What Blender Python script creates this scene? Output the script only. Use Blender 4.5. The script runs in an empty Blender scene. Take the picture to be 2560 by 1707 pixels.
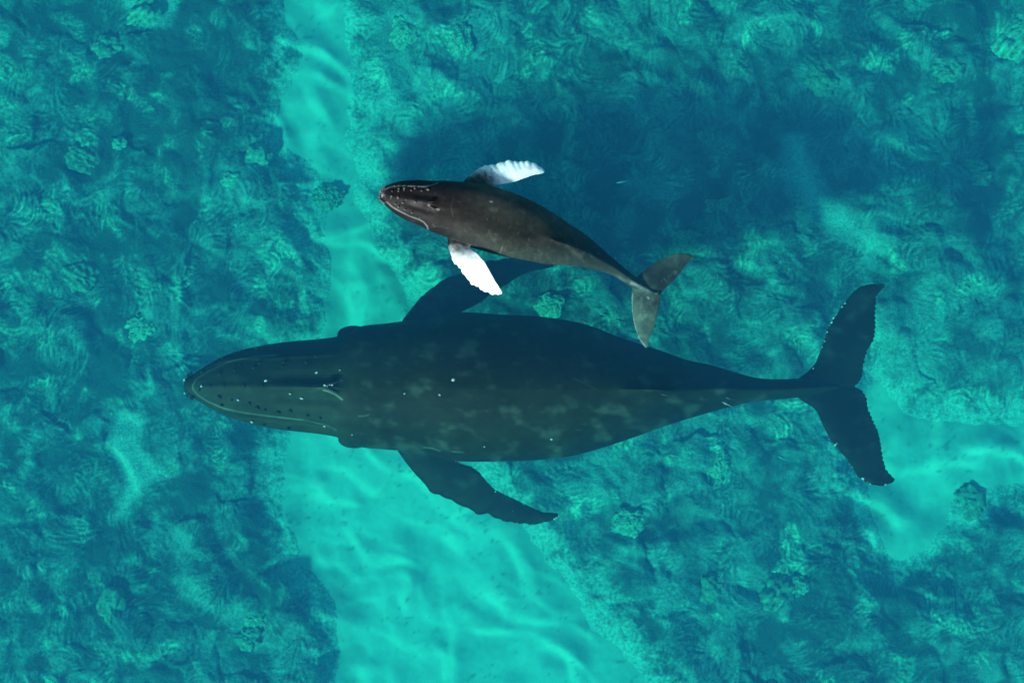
import bpy, bmesh, math, random
import numpy as np
from mathutils import Vector, Matrix, kdtree, noise as mnoise

R = math.radians
random.seed(7)
sc = bpy.context.scene
COL = sc.collection

# ------------------------------------------------------------------ camera, sky, sun, exposure
CAM_H = 40.0            # drone height above the water
D0, PXM = 42.5, 136.0   # 136 photo pixels per metre at 2.5 m under water
FW, FH = 2560.0, 1707.0

cam = bpy.data.cameras.new("camera")
cam.sensor_width = 36.0
cam.lens = 36.0 * D0 / (FW / PXM)
cam.clip_end = 2000.0
camo = bpy.data.objects.new("camera", cam)
camo.location = (0, 0, CAM_H)
COL.objects.link(camo)
sc.camera = camo

SUN_ZEN = 53.0          # angle of the sun from the vertical, inside the water
SUN_AZ = 218.0          # towards the lower left of the frame
w = bpy.data.worlds.new("World")
sc.world = w
w.use_nodes = True
nt = w.node_tree
bg = nt.nodes["Background"]
sky = nt.nodes.new("ShaderNodeTexSky")
sky.sky_type = 'NISHITA'
sky.sun_disc = False
sky.sun_elevation = R(90 - SUN_ZEN)
sky.sun_rotation = R(SUN_AZ)
nt.links.new(sky.outputs[0], bg.inputs[0])
bg.inputs[1].default_value = 0.085

sun = bpy.data.lights.new("sun", 'SUN')
sun.energy = 5.0
sun.angle = R(5.0)      # spread by the rippled surface the light came through
sun.color = (1.0, 0.96, 0.9)
suno = bpy.data.objects.new("sun", sun)
az = R(SUN_AZ)
to_sun = Vector((math.sin(az) * math.sin(R(SUN_ZEN)), math.cos(az) * math.sin(R(SUN_ZEN)), math.cos(R(SUN_ZEN))))
suno.rotation_euler = to_sun.to_track_quat('Z', 'Y').to_euler()
suno.location = to_sun * 60
COL.objects.link(suno)

vs = sc.view_settings
vs.view_transform = 'Standard'
vs.look = 'None'
vs.exposure = 0.75
vs.gamma = 1.0
vs.use_curve_mapping = False
cy = sc.cycles
cy.use_denoising = True
cy.volume_bounces = 2
cy.max_bounces = 6
cy.diffuse_bounces = 2
cy.caustics_reflective = False
cy.caustics_refractive = False


def at(px, py, z):
    """photo pixel -> the point at height z that stands there"""
    s = PXM * D0 / (CAM_H - z)
    return ((px - FW / 2) / s, (FH / 2 - py) / s, z)


# ------------------------------------------------------------------ helpers
def tag(o, label=None, cat=None, group=None, kind=None):
    if label: o["label"] = label
    if cat: o["category"] = cat
    if group: o["group"] = group
    if kind: o["kind"] = kind
    return o


def link(name, me, mat=None, parent=None):
    o = bpy.data.objects.new(name, me)
    COL.objects.link(o)
    if mat is not None and len(me.materials) == 0:
        me.materials.append(mat)
    if parent is not None:
        o.parent = parent
    return o


def empty(name, loc):
    o = bpy.data.objects.new(name, None)
    o.location = loc
    o.empty_display_size = 0.2
    COL.objects.link(o)
    return o


def mesh_from(name, verts, faces, smooth=True):
    me = bpy.data.meshes.new(name)
    verts = np.asarray(verts, dtype=np.float32)
    me.vertices.add(len(verts))
    me.vertices.foreach_set("co", verts.ravel())
    faces = np.asarray(faces, dtype=np.int32)
    n, k = faces.shape
    me.loops.add(n * k)
    me.loops.foreach_set("vertex_index", faces.ravel())
    me.polygons.add(n)
    me.polygons.foreach_set("loop_start", np.arange(0, n * k, k, dtype=np.int32))
    me.polygons.foreach_set("loop_total", np.full(n, k, dtype=np.int32))
    if smooth:
        me.polygons.foreach_set("use_smooth", np.ones(n, dtype=bool))
    me.update(calc_edges=True)
    me.validate()
    return me


def set_col(me, rgb, name="tint"):
    a = me.attributes.new(name, 'FLOAT_COLOR', 'POINT')
    c = np.ones((len(me.vertices), 4), dtype=np.float32)
    c[:, :3] = rgb
    a.data.foreach_set("color", c.ravel())


def sstep(a, b, x):
    t = np.clip((x - a) / (b - a), 0, 1)
    return t * t * (3 - 2 * t)


def _hash(ix, iy, seed):
    h = (ix.astype(np.int64) * 374761393 + iy.astype(np.int64) * 668265263 + seed * 974634533) & 0xFFFFFFFF
    h = ((h ^ (h >> 13)) * 1274126177) & 0xFFFFFFFF
    h = (h ^ (h >> 16)) & 0xFFFFFFFF
    h = (h * 2246822519) & 0xFFFFFFFF
    return (h ^ (h >> 15)) & 0xFFFFFF


def perlin(x, y, seed=0):
    x = np.asarray(x, float); y = np.asarray(y, float)
    x0 = np.floor(x); y0 = np.floor(y)
    fx = x - x0; fy = y - y0
    ix = x0.astype(np.int64); iy = y0.astype(np.int64)
    u = fx * fx * fx * (fx * (fx * 6 - 15) + 10)
    v = fy * fy * fy * (fy * (fy * 6 - 15) + 10)

    def g(dx, dy):
        a = _hash(ix + dx, iy + dy, seed) * (2 * math.pi / 0x1000000)
        return np.cos(a) * (fx - dx) + np.sin(a) * (fy - dy)
    a = g(0, 0); b = g(1, 0); c = g(0, 1); d = g(1, 1)
    return ((a + u * (b - a)) + v * ((c + u * (d - c)) - (a + u * (b - a)))) * 1.5


def fbm(x, y, octs=4, seed=0, gain=0.5):
    s = 0.0; amp = 1.0; t = 0.0
    for i in range(octs):
        s = s + amp * perlin(x, y, seed + i * 17)
        t += amp
        amp *= gain
        x = x * 2.03 + 11.7; y = y * 2.03 - 5.3
    return s / t


def ridged(x, y, octs=3, seed=0):
    s = 0.0; amp = 1.0; t = 0.0
    for i in range(octs):
        s = s + amp * (1 - np.abs(perlin(x, y, seed + i * 17)) * 2.0)
        t += amp
        amp *= 0.5
        x = x * 2.1 + 3.1; y = y * 2.1 + 7.7
    return s / t


def worley(x, y, seed=0):
    """distance to the nearest scattered point, and that point's random number"""
    ix = np.floor(x).astype(np.int64); iy = np.floor(y).astype(np.int64)
    best = np.full(x.shape, 9.0); rid = np.zeros(x.shape)
    for dx in (-1, 0, 1):
        for dy in (-1, 0, 1):
            hx = _hash(ix + dx, iy + dy, seed) / 0x1000000
            hy = _hash(ix + dx, iy + dy, seed + 5) / 0x1000000
            hr = _hash(ix + dx, iy + dy, seed + 9) / 0x1000000
            d = np.hypot(ix + dx + hx - x, iy + dy + hy - y)
            m = d < best
            best = np.where(m, d, best); rid = np.where(m, hr, rid)
    return best, rid


def poly_sdf(x, y, poly):
    """signed distance to a closed outline, positive inside"""
    inside = np.zeros(x.shape, bool)
    dmin = np.full(x.shape, 1e9)
    n = len(poly)
    for i in range(n):
        ax, ay = poly[i]; bx, by = poly[(i + 1) % n]
        ex, ey = bx - ax, by - ay
        t = np.clip(((x - ax) * ex + (y - ay) * ey) / (ex * ex + ey * ey + 1e-9), 0, 1)
        dmin = np.minimum(dmin, np.hypot(x - ax - t * ex, y - ay - t * ey))
        if ay != by:
            c = ((ay > y) != (by > y)) & (x < (bx - ax) * (y - ay) / (by - ay) + ax)
            inside ^= c
    return np.where(inside, dmin, -dmin)


# ------------------------------------------------------------------ materials
def principled(name, rough=0.8, spec=0.2):
    m = bpy.data.materials.new(name)
    m.use_nodes = True
    b = m.node_tree.nodes["Principled BSDF"]
    b.inputs["Roughness"].default_value = rough
    b.inputs["Specular IOR Level"].default_value = spec
    return m, m.node_tree, b


def tinted(name, rough, spec, scale, lo, hi, bump=0.0, bscale=None, detail=4.0):
    """material whose colour is the vertex tint times fine procedural mottling"""
    m, t, b = principled(name, rough, spec)
    at_ = t.nodes.new("ShaderNodeAttribute"); at_.attribute_name = "tint"
    tc = t.nodes.new("ShaderNodeTexCoord")
    nz = t.nodes.new("ShaderNodeTexNoise")
    nz.inputs["Scale"].default_value = scale
    nz.inputs["Detail"].default_value = detail
    t.links.new(tc.outputs["Object"], nz.inputs["Vector"])
    mr = t.nodes.new("ShaderNodeMapRange")
    mr.inputs["From Min"].default_value = 0.3; mr.inputs["From Max"].default_value = 0.7
    mr.inputs["To Min"].default_value = lo; mr.inputs["To Max"].default_value = hi
    t.links.new(nz.outputs["Fac"], mr.inputs["Value"])
    mx = t.nodes.new("ShaderNodeVectorMath"); mx.operation = 'SCALE'
    t.links.new(at_.outputs["Color"], mx.inputs[0])
    t.links.new(mr.outputs[0], mx.inputs["Scale"])
    t.links.new(mx.outputs[0], b.inputs["Base Color"])
    if bump:
        bp = t.nodes.new("ShaderNodeBump")
        bp.inputs["Strength"].default_value = bump
        bp.inputs["Distance"].default_value = 0.05
        n2 = t.nodes.new("ShaderNodeTexNoise")
        n2.inputs["Scale"].default_value = bscale or scale
        n2.inputs["Detail"].default_value = 5.0
        t.links.new(tc.outputs["Object"], n2.inputs["Vector"])
        t.links.new(n2.outputs["Fac"], bp.inputs["Height"])
        t.links.new(bp.outputs[0], b.inputs["Normal"])
    return m


def flat_mat(name, rgb, rough=0.7, spec=0.2, vary=0.25, scale=20.0):
    m, t, b = principled(name, rough, spec)
    tc = t.nodes.new("ShaderNodeTexCoord")
    nz = t.nodes.new("ShaderNodeTexNoise"); nz.inputs["Scale"].default_value = scale
    t.links.new(tc.outputs["Object"], nz.inputs["Vector"])
    cr = t.nodes.new("ShaderNodeValToRGB")
    cr.color_ramp.elements[0].position = 0.3; cr.color_ramp.elements[1].position = 0.7
    cr.color_ramp.elements[0].color = tuple(c * (1 - vary) for c in rgb) + (1,)
    cr.color_ramp.elements[1].color = tuple(min(1, c * (1 + vary)) for c in rgb) + (1,)
    t.links.new(nz.outputs["Fac"], cr.inputs[0])
    t.links.new(cr.outputs[0], b.inputs["Base Color"])
    return m


M_SAND = tinted("sand", 0.95, 0.05, 6.0, 0.93, 1.07, 0.15, 9.0)
M_REEF = tinted("reef_growth", 0.9, 0.08, 22.0, 0.7, 1.3, 0.5, 30.0)
M_CORAL = tinted("coral_rock", 0.9, 0.08, 14.0, 0.7, 1.3, 0.6, 16.0)
M_SKIN = tinted("whale_skin", 0.6, 0.04, 7.0, 0.85, 1.15, 0.08, 12.0)
M_SKIN_CALF = tinted("calf_skin", 0.5, 0.07, 9.0, 0.85, 1.15, 0.06, 14.0)
M_BARN = flat_mat("barnacle_shell", (0.42, 0.44, 0.41), 0.6)
M_TUB_M = flat_mat("tubercle_dark", (0.012, 0.019, 0.011), 0.6, 0.05)
M_TUB_C = flat_mat("tubercle_grey", (0.09, 0.085, 0.085), 0.5, 0.15)
M_NOSE = flat_mat("blowhole_skin", (0.012, 0.012, 0.012), 0.5)
M_FISH_D = flat_mat("fish_dark", (0.02, 0.025, 0.03), 0.4, 0.3)
M_FISH_P = flat_mat("fish_pale", (0.14, 0.16, 0.17), 0.35, 0.4)

# ------------------------------------------------------------------ water: a clear body of sea water
mw = bpy.data.materials.new("sea_water")
mw.use_nodes = True
t = mw.node_tree
t.nodes.clear()
out = t.nodes.new("ShaderNodeOutputMaterial")
vsn = t.nodes.new("ShaderNodeVolumeScatter")
van = t.nodes.new("ShaderNodeVolumeAbsorption")
add = t.nodes.new("ShaderNodeAddShader")
SCAT = (0.0030, 0.0155, 0.0345)
ABSO = (0.245, 0.015, 0.022)
vsn.inputs["Density"].default_value = max(SCAT)
vsn.inputs["Color"].default_value = tuple(s / max(SCAT) for s in SCAT) + (1,)
van.inputs["Density"].default_value = 0.4
van.inputs["Color"].default_value = tuple(1 - a / 0.4 for a in ABSO) + (1,)
t.links.new(vsn.outputs[0], add.inputs[0])
t.links.new(van.outputs[0], add.inputs[1])
t.links.new(add.outputs[0], out.inputs["Volume"])
mw.cycles.homogeneous_volume = True
bm = bmesh.new()
bmesh.ops.create_cube(bm, size=1.0)
for v in bm.verts:
    v.co.x *= 320; v.co.y *= 320
    v.co.z = 0.0 if v.co.z > 0 else -14.0
me = bpy.data.meshes.new("water"); bm.to_mesh(me); bm.free()
tag(link("water", me, mw), kind="structure")

# ------------------------------------------------------------------ seabed
SEA_Z = -7.35


def V(*pts):   # outlines read in the 2352-pixel view of the photo, on the sea floor
    k = 2560 / 2352
    return [at(x * k, y * k, SEA_Z)[:2] for x, y in pts]


SAND_POLYS = [
    V((694, -60), (690, 40), (704, 100), (696, 200), (668, 240), (664, 280), (700, 325), (740, 348), (772, 378), (788, 410), (778, 480),
      (766, 540), (760, 620), (748, 690), (760, 760), (720, 860), (690, 950), (680, 1010), (674, 1100), (692, 1200), (727, 1290), (782, 1340),
      (792, 1400), (807, 1480), (814, 1640), (1475, 1640), (1415, 1500), (1345, 1440), (1315, 1370), (1235, 1270), (1145, 1190), (1065, 1120),
      (950, 1020), (900, 900), (878, 760), (890, 690), (868, 620), (822, 600), (835, 540), (802, 500), (822, 440), (815, 395), (775, 345),
      (768, 250), (752, 180), (745, 120), (750, 40), (752, -60)),
    V((2008, 905), (2050, 950), (2130, 990), (2240, 990), (2450, 965), (2450, 1082), (2300, 1088), (2210, 1108), (2160, 1178), (2120, 1230),
      (2055, 1255), (2034, 1190), (2020, 1120), (2037, 1060), (1992, 980)),
]
DUST_POLYS = [   # outline, how thick the sand lies, how far its edge fades (m)
    (V((270, -60), (285, 5), (335, 55), (375, 72), (400, 20), (420, -60)), 0.9, 0.3),
    (V((1805, 330), (1815, 420), (1835, 455), (1850, 490), (1910, 520), (1985, 570), (1960, 510), (1885, 465), (1860, 410), (1830, 350)), 1.0, 0.40),
    (V((270, 955), (318, 965), (330, 1040), (365, 1085), (335, 1130), (290, 1170), (287, 1100), (275, 1020)), 0.95, 0.35),
    (V((362, 1190), (420, 1225), (445, 1260), (395, 1265), (360, 1220)), 0.5, 0.3),
    (V((530, 1395), (590, 1410), (630, 1470), (560, 1470), (525, 1430)), 0.5, 0.3),
    (V((420, 1290), (450, 1300), (460, 1370), (420, 1360)), 0.35, 0.3),
    (V((570, 340), (600, 345), (605, 400), (575, 405)), 0.4, 0.3),
    (V((860, 20), (960, 40), (930, 200), (890, 300), (870, 200)), 0.35, 0.7),
    (V((560, 760), (700, 770), (700, 860), (600, 850)), 0.35, 0.6),
    (V((950, 1090), (1080, 1120), (1230, 1290), (1120, 1180)), 0.6, 0.5),
    (V((2240, 1000), (2352, 900), (2360, 1060), (2250, 1060)), 0.3, 0.6),
    (V((2000, 700), (2120, 720), (2110, 860), (2010, 900)), 0.45, 0.6),
]


def dust_amount(x, y):
    wx = x + 0.25 * fbm(x / 0.6, y / 0.6, 4, 341); wy = y + 0.25 * fbm(x / 0.6, y / 0.6, 4, 342)
    d = np.zeros(x.shape)
    near = (np.abs(x) < 14) & (np.abs(y) < 11)
    for p, amt, soft in DUST_POLYS:
        d[near] = np.maximum(d[near], amt * sstep(-0.8 * soft, 0.35 * soft, poly_sdf(wx[near], wy[near], p)))
    return d


def sand_amount(x, y):
    wx = x + 0.22 * fbm(x / 0.7, y / 0.7, 4, 301) + 0.25 * perlin(x / 2.2, y / 2.2, 311)
    wy = y + 0.22 * fbm(x / 0.7, y / 0.7, 4, 302) + 0.25 * perlin(x / 2.2, y / 2.2, 312)
    s = np.full(x.shape, -1e9)
    near = (np.abs(x) < 14) & (np.abs(y) < 11)
    xs, ys = wx[near], wy[near]
    best = np.full(xs.shape, -1e9)
    for p in SAND_POLYS:
        best = np.maximum(best, poly_sdf(xs, ys, p))
    s[near] = best
    # beyond the picture the reef goes on with sand pools between the rocks
    far = fbm(x / 5.0, y / 5.0, 3, 333) * 6 - 2.0
    edge = sstep(10.5, 13.0, np.maximum(np.abs(x), np.abs(y) * 1.45))
    s = np.where(near, s, far)
    return s * (1 - edge) + far * edge


def graded(half, step, reach, grow):
    a = list(np.arange(0, half + step, step))
    s = step
    while a[-1] < reach:
        s *= grow
        a.append(a[-1] + s)
    a = np.array(a)
    return np.concatenate([-a[:0:-1], a])


def grid_faces(nx, ny):
    i = np.arange(nx * ny).reshape(ny, nx)
    return np.stack([i[:-1, :-1].ravel(), i[:-1, 1:].ravel(), i[1:, 1:].ravel(), i[1:, :-1].ravel()], 1)


# the sand sheet, out to the horizon
gx = graded(11.6, 0.05, 158, 1.12); gy = graded(8.2, 0.05, 158, 1.12)
X, Y = np.meshgrid(gx, gy)


def sand_height(x, y):
    """low drifts invented to suggest caustic lines, with a short steep face and a long gentle back, broken up and wandering"""
    z = SEA_Z + 0.10 * fbm(x / 2.5, y / 2.5, 3, 405) + 0.006 * fbm(x / 0.12, y / 0.12, 2, 406)
    for ang, lam, amp, sd in ((58, 1.3, 0.135, 421), (5, 1.7, 0.12, 431), (112, 1.9, 0.10, 441), (40, 0.8, 0.03, 451), (85, 0.9, 0.025, 461)):
        ca, sa = math.cos(R(ang)), math.sin(R(ang))
        ph = (x * ca + y * sa) / lam + 0.9 * perlin(x / 1.7, y / 1.7, sd) + 0.12 * perlin(x / 0.6, y / 0.6, sd + 1)
        fr = ph - np.floor(ph)
        saw = np.where(fr < 0.2, sstep(0, 0.2, fr), 1 - sstep(0.0, 1.0, (fr - 0.2) / 0.8))
        msk = sstep(-0.25, 0.45, fbm(x / 1.6, y / 1.6, 2, sd + 2))
        z = z + amp * saw * msk  # drift relief added so its sunlit faces mimic caustic lines
    return z


Zs = sand_height(X, Y)
me = mesh_from("sand", np.stack([X, Y, Zs], -1).reshape(-1, 3), grid_faces(len(gx), len(gy)))
spk = sstep(0.34, 0.6, fbm(X / 0.16, Y / 0.13, 3, 411) + 0.35 * fbm(X / 1.4, Y / 1.4, 2, 412))
Ss = sand_amount(X, Y)
tone = 0.40 + 0.05 * fbm(X / 1.1, Y / 1.1, 4, 413) + 0.025 * fbm(X / 0.35, Y / 0.35, 3, 414)
tone = tone * (1 - 0.22 * sstep(0.45, 0.0, Ss + 0.35 * fbm(X / 0.4, Y / 0.4, 4, 415)))
cs = np.stack([tone * 1.02, tone, tone * 0.93], -1) * (1 - 0.4 * spk)[..., None]
set_col(me, cs.reshape(-1, 3))
tag(link("sand", me, M_SAND), kind="structure")

# the reef: a ragged growth of coral and weed over rock
gx = graded(12.6, 0.025, 48, 1.07); gy = graded(9.6, 0.025, 48, 1.07)
X, Y = np.meshgrid(gx, gy)
S = sand_amount(X, Y)
wx = X + 0.35 * fbm(X / 0.9, Y / 0.9, 3, 501); wy = Y + 0.35 * fbm(X / 0.9, Y / 0.9, 3, 502)
big = fbm(X / 2.6, Y / 2.6, 3, 503)
d1, r1 = worley(wx / 0.95, wy / 0.95, 21)
heads = np.clip(1 - (d1 / (0.35 + 0.35 * r1)) ** 2, 0, 1) * (r1 > 0.3)
d2, r2 = worley(wx / 0.33 + 9, wy / 0.33, 22)
knobs = np.clip(1 - (d2 / 0.6) ** 2, 0, 1) * r2
mid = ridged(wx / 0.75, wy / 0.75, 4, 504)


def flow_streaks(seed, steps, turn):
    """fibres: fine noise smeared along a wandering direction field (weed and soft coral lying with the surge)"""
    base = perlin(X / 0.06, Y / 0.06, seed) + 0.8 * perlin(X / 0.03, Y / 0.03, seed + 1)
    ang = turn * math.pi * fbm(X / 2.4, Y / 2.4, 3, seed + 2) + 1.1 * r1 * math.pi
    ux, uy = np.cos(ang), np.sin(ang)
    ny, nx = X.shape
    acc = base.copy(); n = 1
    for sgn in (-1, 1):
        fi, fj = np.meshgrid(np.arange(nx, dtype=float), np.arange(ny, dtype=float))
        for _ in range(steps):
            i = np.clip(fi.round().astype(int), 0, nx - 1); j = np.clip(fj.round().astype(int), 0, ny - 1)
            fi = fi + sgn * ux[j, i]; fj = fj + sgn * uy[j, i]
            i = np.clip(fi.round().astype(int), 0, nx - 1); j = np.clip(fj.round().astype(int), 0, ny - 1)
            acc = acc + base[j, i]; n += 1
    return acc / math.sqrt(n)


fib = flow_streaks(601, 4, 2.0)
fib = np.clip(fib / (fib.std() + 1e-9), -2.3, 2.3)
# three kinds of growth: smooth turf, combed weed, knobbly pale coral
turf = sstep(0.0, 0.35, fbm(wx / 1.5, wy / 1.5, 3, 521))
knobby = sstep(0.12, 0.40, fbm(wx / 0.75, wy / 0.75, 3, 522) + 0.2 * big)
comb = (1 - 0.75 * turf) * (0.45 + 0.75 * sstep(-0.3, 0.4, fbm(X / 0.8, Y / 0.8, 2, 523)))
gran = fbm(X / 0.075, Y / 0.075, 3, 524)
DUST = dust_amount(X, Y)
blot = fbm(wx / 0.42, wy / 0.42, 4, 515)
EDGE_F = sstep(-0.95, -0.18, S + 0.5 * blot + 0.18 * gran)
rise = sstep(0.10, -1.2, S)
body = 0.85 * (0.10 + 0.32 * big + 0.15 * heads + 0.035 * knobs + 0.05 * (mid - 0.4) * (1 - 0.5 * turf) + 0.035 * fbm(X / 0.3, Y / 0.3, 3, 525)
        + 0.007 * fib * comb + 0.04 * gran * knobby) * (1 - 0.75 * DUST) * (1 - 0.75 * EDGE_F)
S = S + 0.14 * fbm(X / 0.2, Y / 0.2, 3, 531)
Zr = sand_height(X, Y) - 0.05 + rise * (0.30 + np.maximum(body, -0.1)) - 0.5 * sstep(0.0, 0.5, S)
keep_v = S < 0.45
F = grid_faces(len(gx), len(gy))
keep = keep_v.ravel()[F].any(1)
me = mesh_from("reef", np.stack([X, Y, Zr], -1).reshape(-1, 3), F[keep])
# colour of the growth itself: dark turf algae, olive weed, pale coral and bare limestone
patch = fbm(wx / 1.2, wy / 1.2, 4, 511)
weedy = fbm(X / 4.5, Y / 4.5, 2, 514)
pale = knobby * (0.30 + 0.70 * sstep(-0.5, 1.3, gran * 1.6 + 0.8 * fib))
k = 0.120 + 0.09 * patch + 0.12 * blot + 0.06 * weedy - 0.06 * turf + 0.034 * fib * comb + 0.07 * gran * (1 - 0.6 * turf) + 0.04 * heads + 0.06 * r2 * knobs
k = k - 0.02 - 0.035 * sstep(-3.0, -6.5, X + 0.8 * fbm(X / 2, Y / 2, 3, 541))      # darker left of the sand channel
k = np.clip(k, 0.045, 0.5) + 0.17 * pale
lime = np.clip(1.2 * pale + 0.5 * blot, 0, 1)
cr_ = np.stack([k * 0.9, k * (1.0 + 0.08 * lime), k * (0.97 - 0.16 * lime)], -1)
# sand drifted over the growth: along the edges of the sand and in the hollows of the thin patches
film = np.clip(np.maximum(EDGE_F, DUST) * (0.92 + 0.5 * gran * (1 - 0.5 * DUST) + 0.10 * fib * (1 - DUST)), 0, 1)[..., None]
cr_ = cr_ * (1 - film) + np.array([0.36, 0.355, 0.33]) * film
set_col(me, cr_.reshape(-1, 3))
tag(link("reef", me, M_REEF), kind="structure")


def reef_z(x, y):
    i = int(np.argmin(np.abs(gx - x))); j = int(np.argmin(np.abs(gy - y)))
    return float(max(Zr[j, i], SEA_Z))


# ------------------------------------------------------------------ coral heads and boulders that stand out of the reef
def stone_mesh(name, size, kind, rnd, tone):
    """boulder: smooth block with parallel ridges; head: round coral all over knobs; ledge: broken slab with an overhanging edge; bush: bunch of branching fingers"""
    bm = bmesh.new()
    off = Vector((rnd.uniform(-50, 50), rnd.uniform(-50, 50), rnd.uniform(-50, 50)))
    if kind == "bush":
        bmesh.ops.create_icosphere(bm, subdivisions=6, radius=1.0)
        for v in bm.verts:
            c = v.co.copy()
            f = 1 + 0.42 * mnoise.noise(c * 1.6 + off) + 0.22 * mnoise.noise(c * 4.0 + off)
            f += 0.22 * (0.45 - mnoise.voronoi(c * 8.0 + off)[0][0]) + 0.10 * mnoise.noise(c * 17 + off)
            v.co = Vector((c.x * f * 1.05, c.y * f * 0.8, c.z * f * 0.34))
    else:
        bmesh.ops.create_icosphere(bm, subdivisions=5, radius=1.0)
        for v in bm.verts:
            c = v.co.copy()
            f = 1 + 0.42 * mnoise.noise(c * 1.3 + off) + 0.24 * mnoise.noise(c * 3.1 + off)
            if kind == "boulder":
                f += 0.05 * math.sin(c.y * 17 + 3 * mnoise.noise(c * 1.5 + off)) + 0.05 * mnoise.noise(c * 7 + off)
            elif kind == "head":
                f += 0.16 * (0.5 - mnoise.voronoi(c * 3.6 + off)[0][0]) + 0.07 * mnoise.noise(c * 11 + off)
            else:
                f += 0.10 * mnoise.noise(Vector((c.x * 3, c.y * 3, c.z * 14)) + off) + 0.12 * (c.x > 0.15) * (0.5 + mnoise.noise(c * 5 + off))
            h_ = {"boulder": 0.55, "head": 0.62, "ledge": 0.42}[kind]
            v.co = Vector((c.x * f, c.y * f * 0.78, c.z * f * h_))
    me_ = bpy.data.meshes.new(name)
    for v in bm.verts: v.co *= size
    bmesh.ops.recalc_face_normals(bm, faces=bm.faces)
    bm.to_mesh(me_); bm.free()
    for p_ in me_.polygons: p_.use_smooth = True
    n_ = len(me_.vertices)
    co_ = np.empty(n_ * 3); me_.vertices.foreach_get("co", co_); co_ = co_.reshape(-1, 3)
    m_ = 1 + 0.6 * fbm(co_[:, 0] / (0.3 * size) + off.x, co_[:, 1] / (0.3 * size) + off.y, 4, 71) + 0.5 * fbm(co_[:, 0] / 0.07 + off.x, co_[:, 1] / 0.07 + off.y, 2, 72)
    if kind == "boulder":
        m_ *= 1 + 0.22 * np.sin(co_[:, 1] / size * 17 + off.x)      # growth bands
    c_ = np.clip(0.66 * tone * m_, 0.02, 0.6)
    set_col(me_, np.stack([c_ * 0.92, c_ * 1.08, c_ * 0.82], -1))
    return me_


CORALS = [  # photo px, half width in m, shape, turn, tone, label
    (365, 34, 0.34, "boulder", 35, 0.30, "pale wedge of rock beside the small sand pocket at the top edge, far left"),
    (272, 118, 0.30, "head", 10, 0.26, "pale lumpy coral head just below the small sand pocket near the top left corner"),
    (2530, 108, 0.42, "boulder", 55, 0.36, "large pale banded boulder at the right edge near the top corner"),
    (2444, 420, 0.26, "boulder", -10, 0.27, "small green banded boulder near the right edge, right of the thin sand strip"),
    (2448, 452, 0.24, "bush", 20, 0.30, "pale branching coral directly below the small green banded boulder on the right"),
    (280, 1512, 0.36, "ledge", 80, 0.24, "round hollow coral plate in the lower left of the reef"),
    (1786, 1480, 0.34, "ledge", 95, 0.22, "broken ledge with a dark edge on the reef bottom, right of the big sand channel"),
    (1938, 1478, 0.36, "boulder", 55, 0.22, "rounded banded coral boulder at the lower right, right of the broken ledge"),
    (1992, 1460, 0.22, "ledge", 10, 0.30, "small pale slab touching the rounded banded boulder at the lower right"),
    (200, 694, 0.40, "boulder", -30, 0.22, "wide banded boulder at the left of the frame, level with the calf's tail"),
    (352, 820, 0.30, "bush", 15, 0.34, "bright bush coral left of the adult whale's snout"),
    (205, 392, 0.36, "boulder", -28, 0.21, "grey green banded boulder in the upper left reef, alone on dark weed"),
    (640, 398, 0.32, "ledge", 60, 0.30, "pale angular block of rock left of the narrow upper sand channel"),
    (584, 452, 0.20, "bush", 0, 0.36, "small bright bush coral just below the pale angular block"),
    (300, 360, 0.15, "head", 0, 0.34, "small yellow green coral knob above the banded boulder in the upper left"),
    (622, 1594, 0.27, "head", 0, 0.24, "knobbly round coral head near the bottom edge, left of the big sand channel"),
    (645, 1545, 0.30, "bush", 30, 0.32, "bright bush coral on top side of the knobbly head near the bottom edge"),
    (1014, 78, 0.34, "bush", 70, 0.36, "bright bush coral at the top, just right of the sand channel"),
    (1145, 95, 0.34, "bush", 110, 0.36, "bright fanned bush coral at the top centre, above the calf's raised flipper"),
    (808, 492, 0.34, "bush", 200, 0.24, "olive bush coral in the narrow gap of sand left of the calf's snout"),
    (2052, 196, 0.34, "ledge", -35, 0.22, "curved ridged coral slab in the upper right reef"),
    (2369, 178, 0.30, "ledge", 15, 0.25, "pale ridged slab in the upper right, left of the large banded boulder"),
    (1786, 512, 0.30, "bush", 20, 0.32, "bright bush coral at the lower end of the whales' shadow on the reef"),
    (2210, 467, 0.12, "head", 0, 0.40, "tiny bright coral knob between the thin sand strip and the right edge"),
    (1788, 1156, 0.27, "bush", 60, 0.34, "bright bush coral below the adult whale's tail stock"),
    (1722, 604, 0.34, "bush", -20, 0.32, "bright bush coral right above the calf's upper tail fluke"),
    (1370, 768, 0.30, "bush", 40, 0.32, "bright bush coral between the calf's body and the adult whale's back"),
    (1575, 1300, 0.32, "bush", 15, 0.32, "bright bush coral between the adult whale's lower flipper tip and its tail"),
    (2440, 1262, 0.34, "ledge", 120, 0.24, "pale slab on the reef near the right edge, below the sand patch"),
]
rnd = random.Random(31)
NAMES = {"boulder": ("coral_boulder", "coral boulder"), "head": ("lump_coral", "coral"), "ledge": ("rock_slab", "rock"), "bush": ("bush_coral", "coral")}
GROUPS = {"boulder": "banded boulders on the reef", "head": "knobbly corals on the reef", "ledge": "rock slabs on the reef", "bush": "bush corals on the reef"}
for cx_, cy_, sz, kd_, rot, tone_, lab in CORALS:
    x_, y_, _ = at(cx_, cy_, SEA_Z + 0.4)
    z_ = reef_z(x_, y_)
    o = link(NAMES[kd_][0], stone_mesh(NAMES[kd_][0], sz, kd_, rnd, tone_), M_CORAL)
    o.location = (x_, y_, z_ - 0.07 * sz)
    o.rotation_euler = (R(rnd.uniform(-8, 8)), R(rnd.uniform(-8, 8)), R(rot))
    tag(o, lab, NAMES[kd_][1], GROUPS[kd_], "thing")


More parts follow.
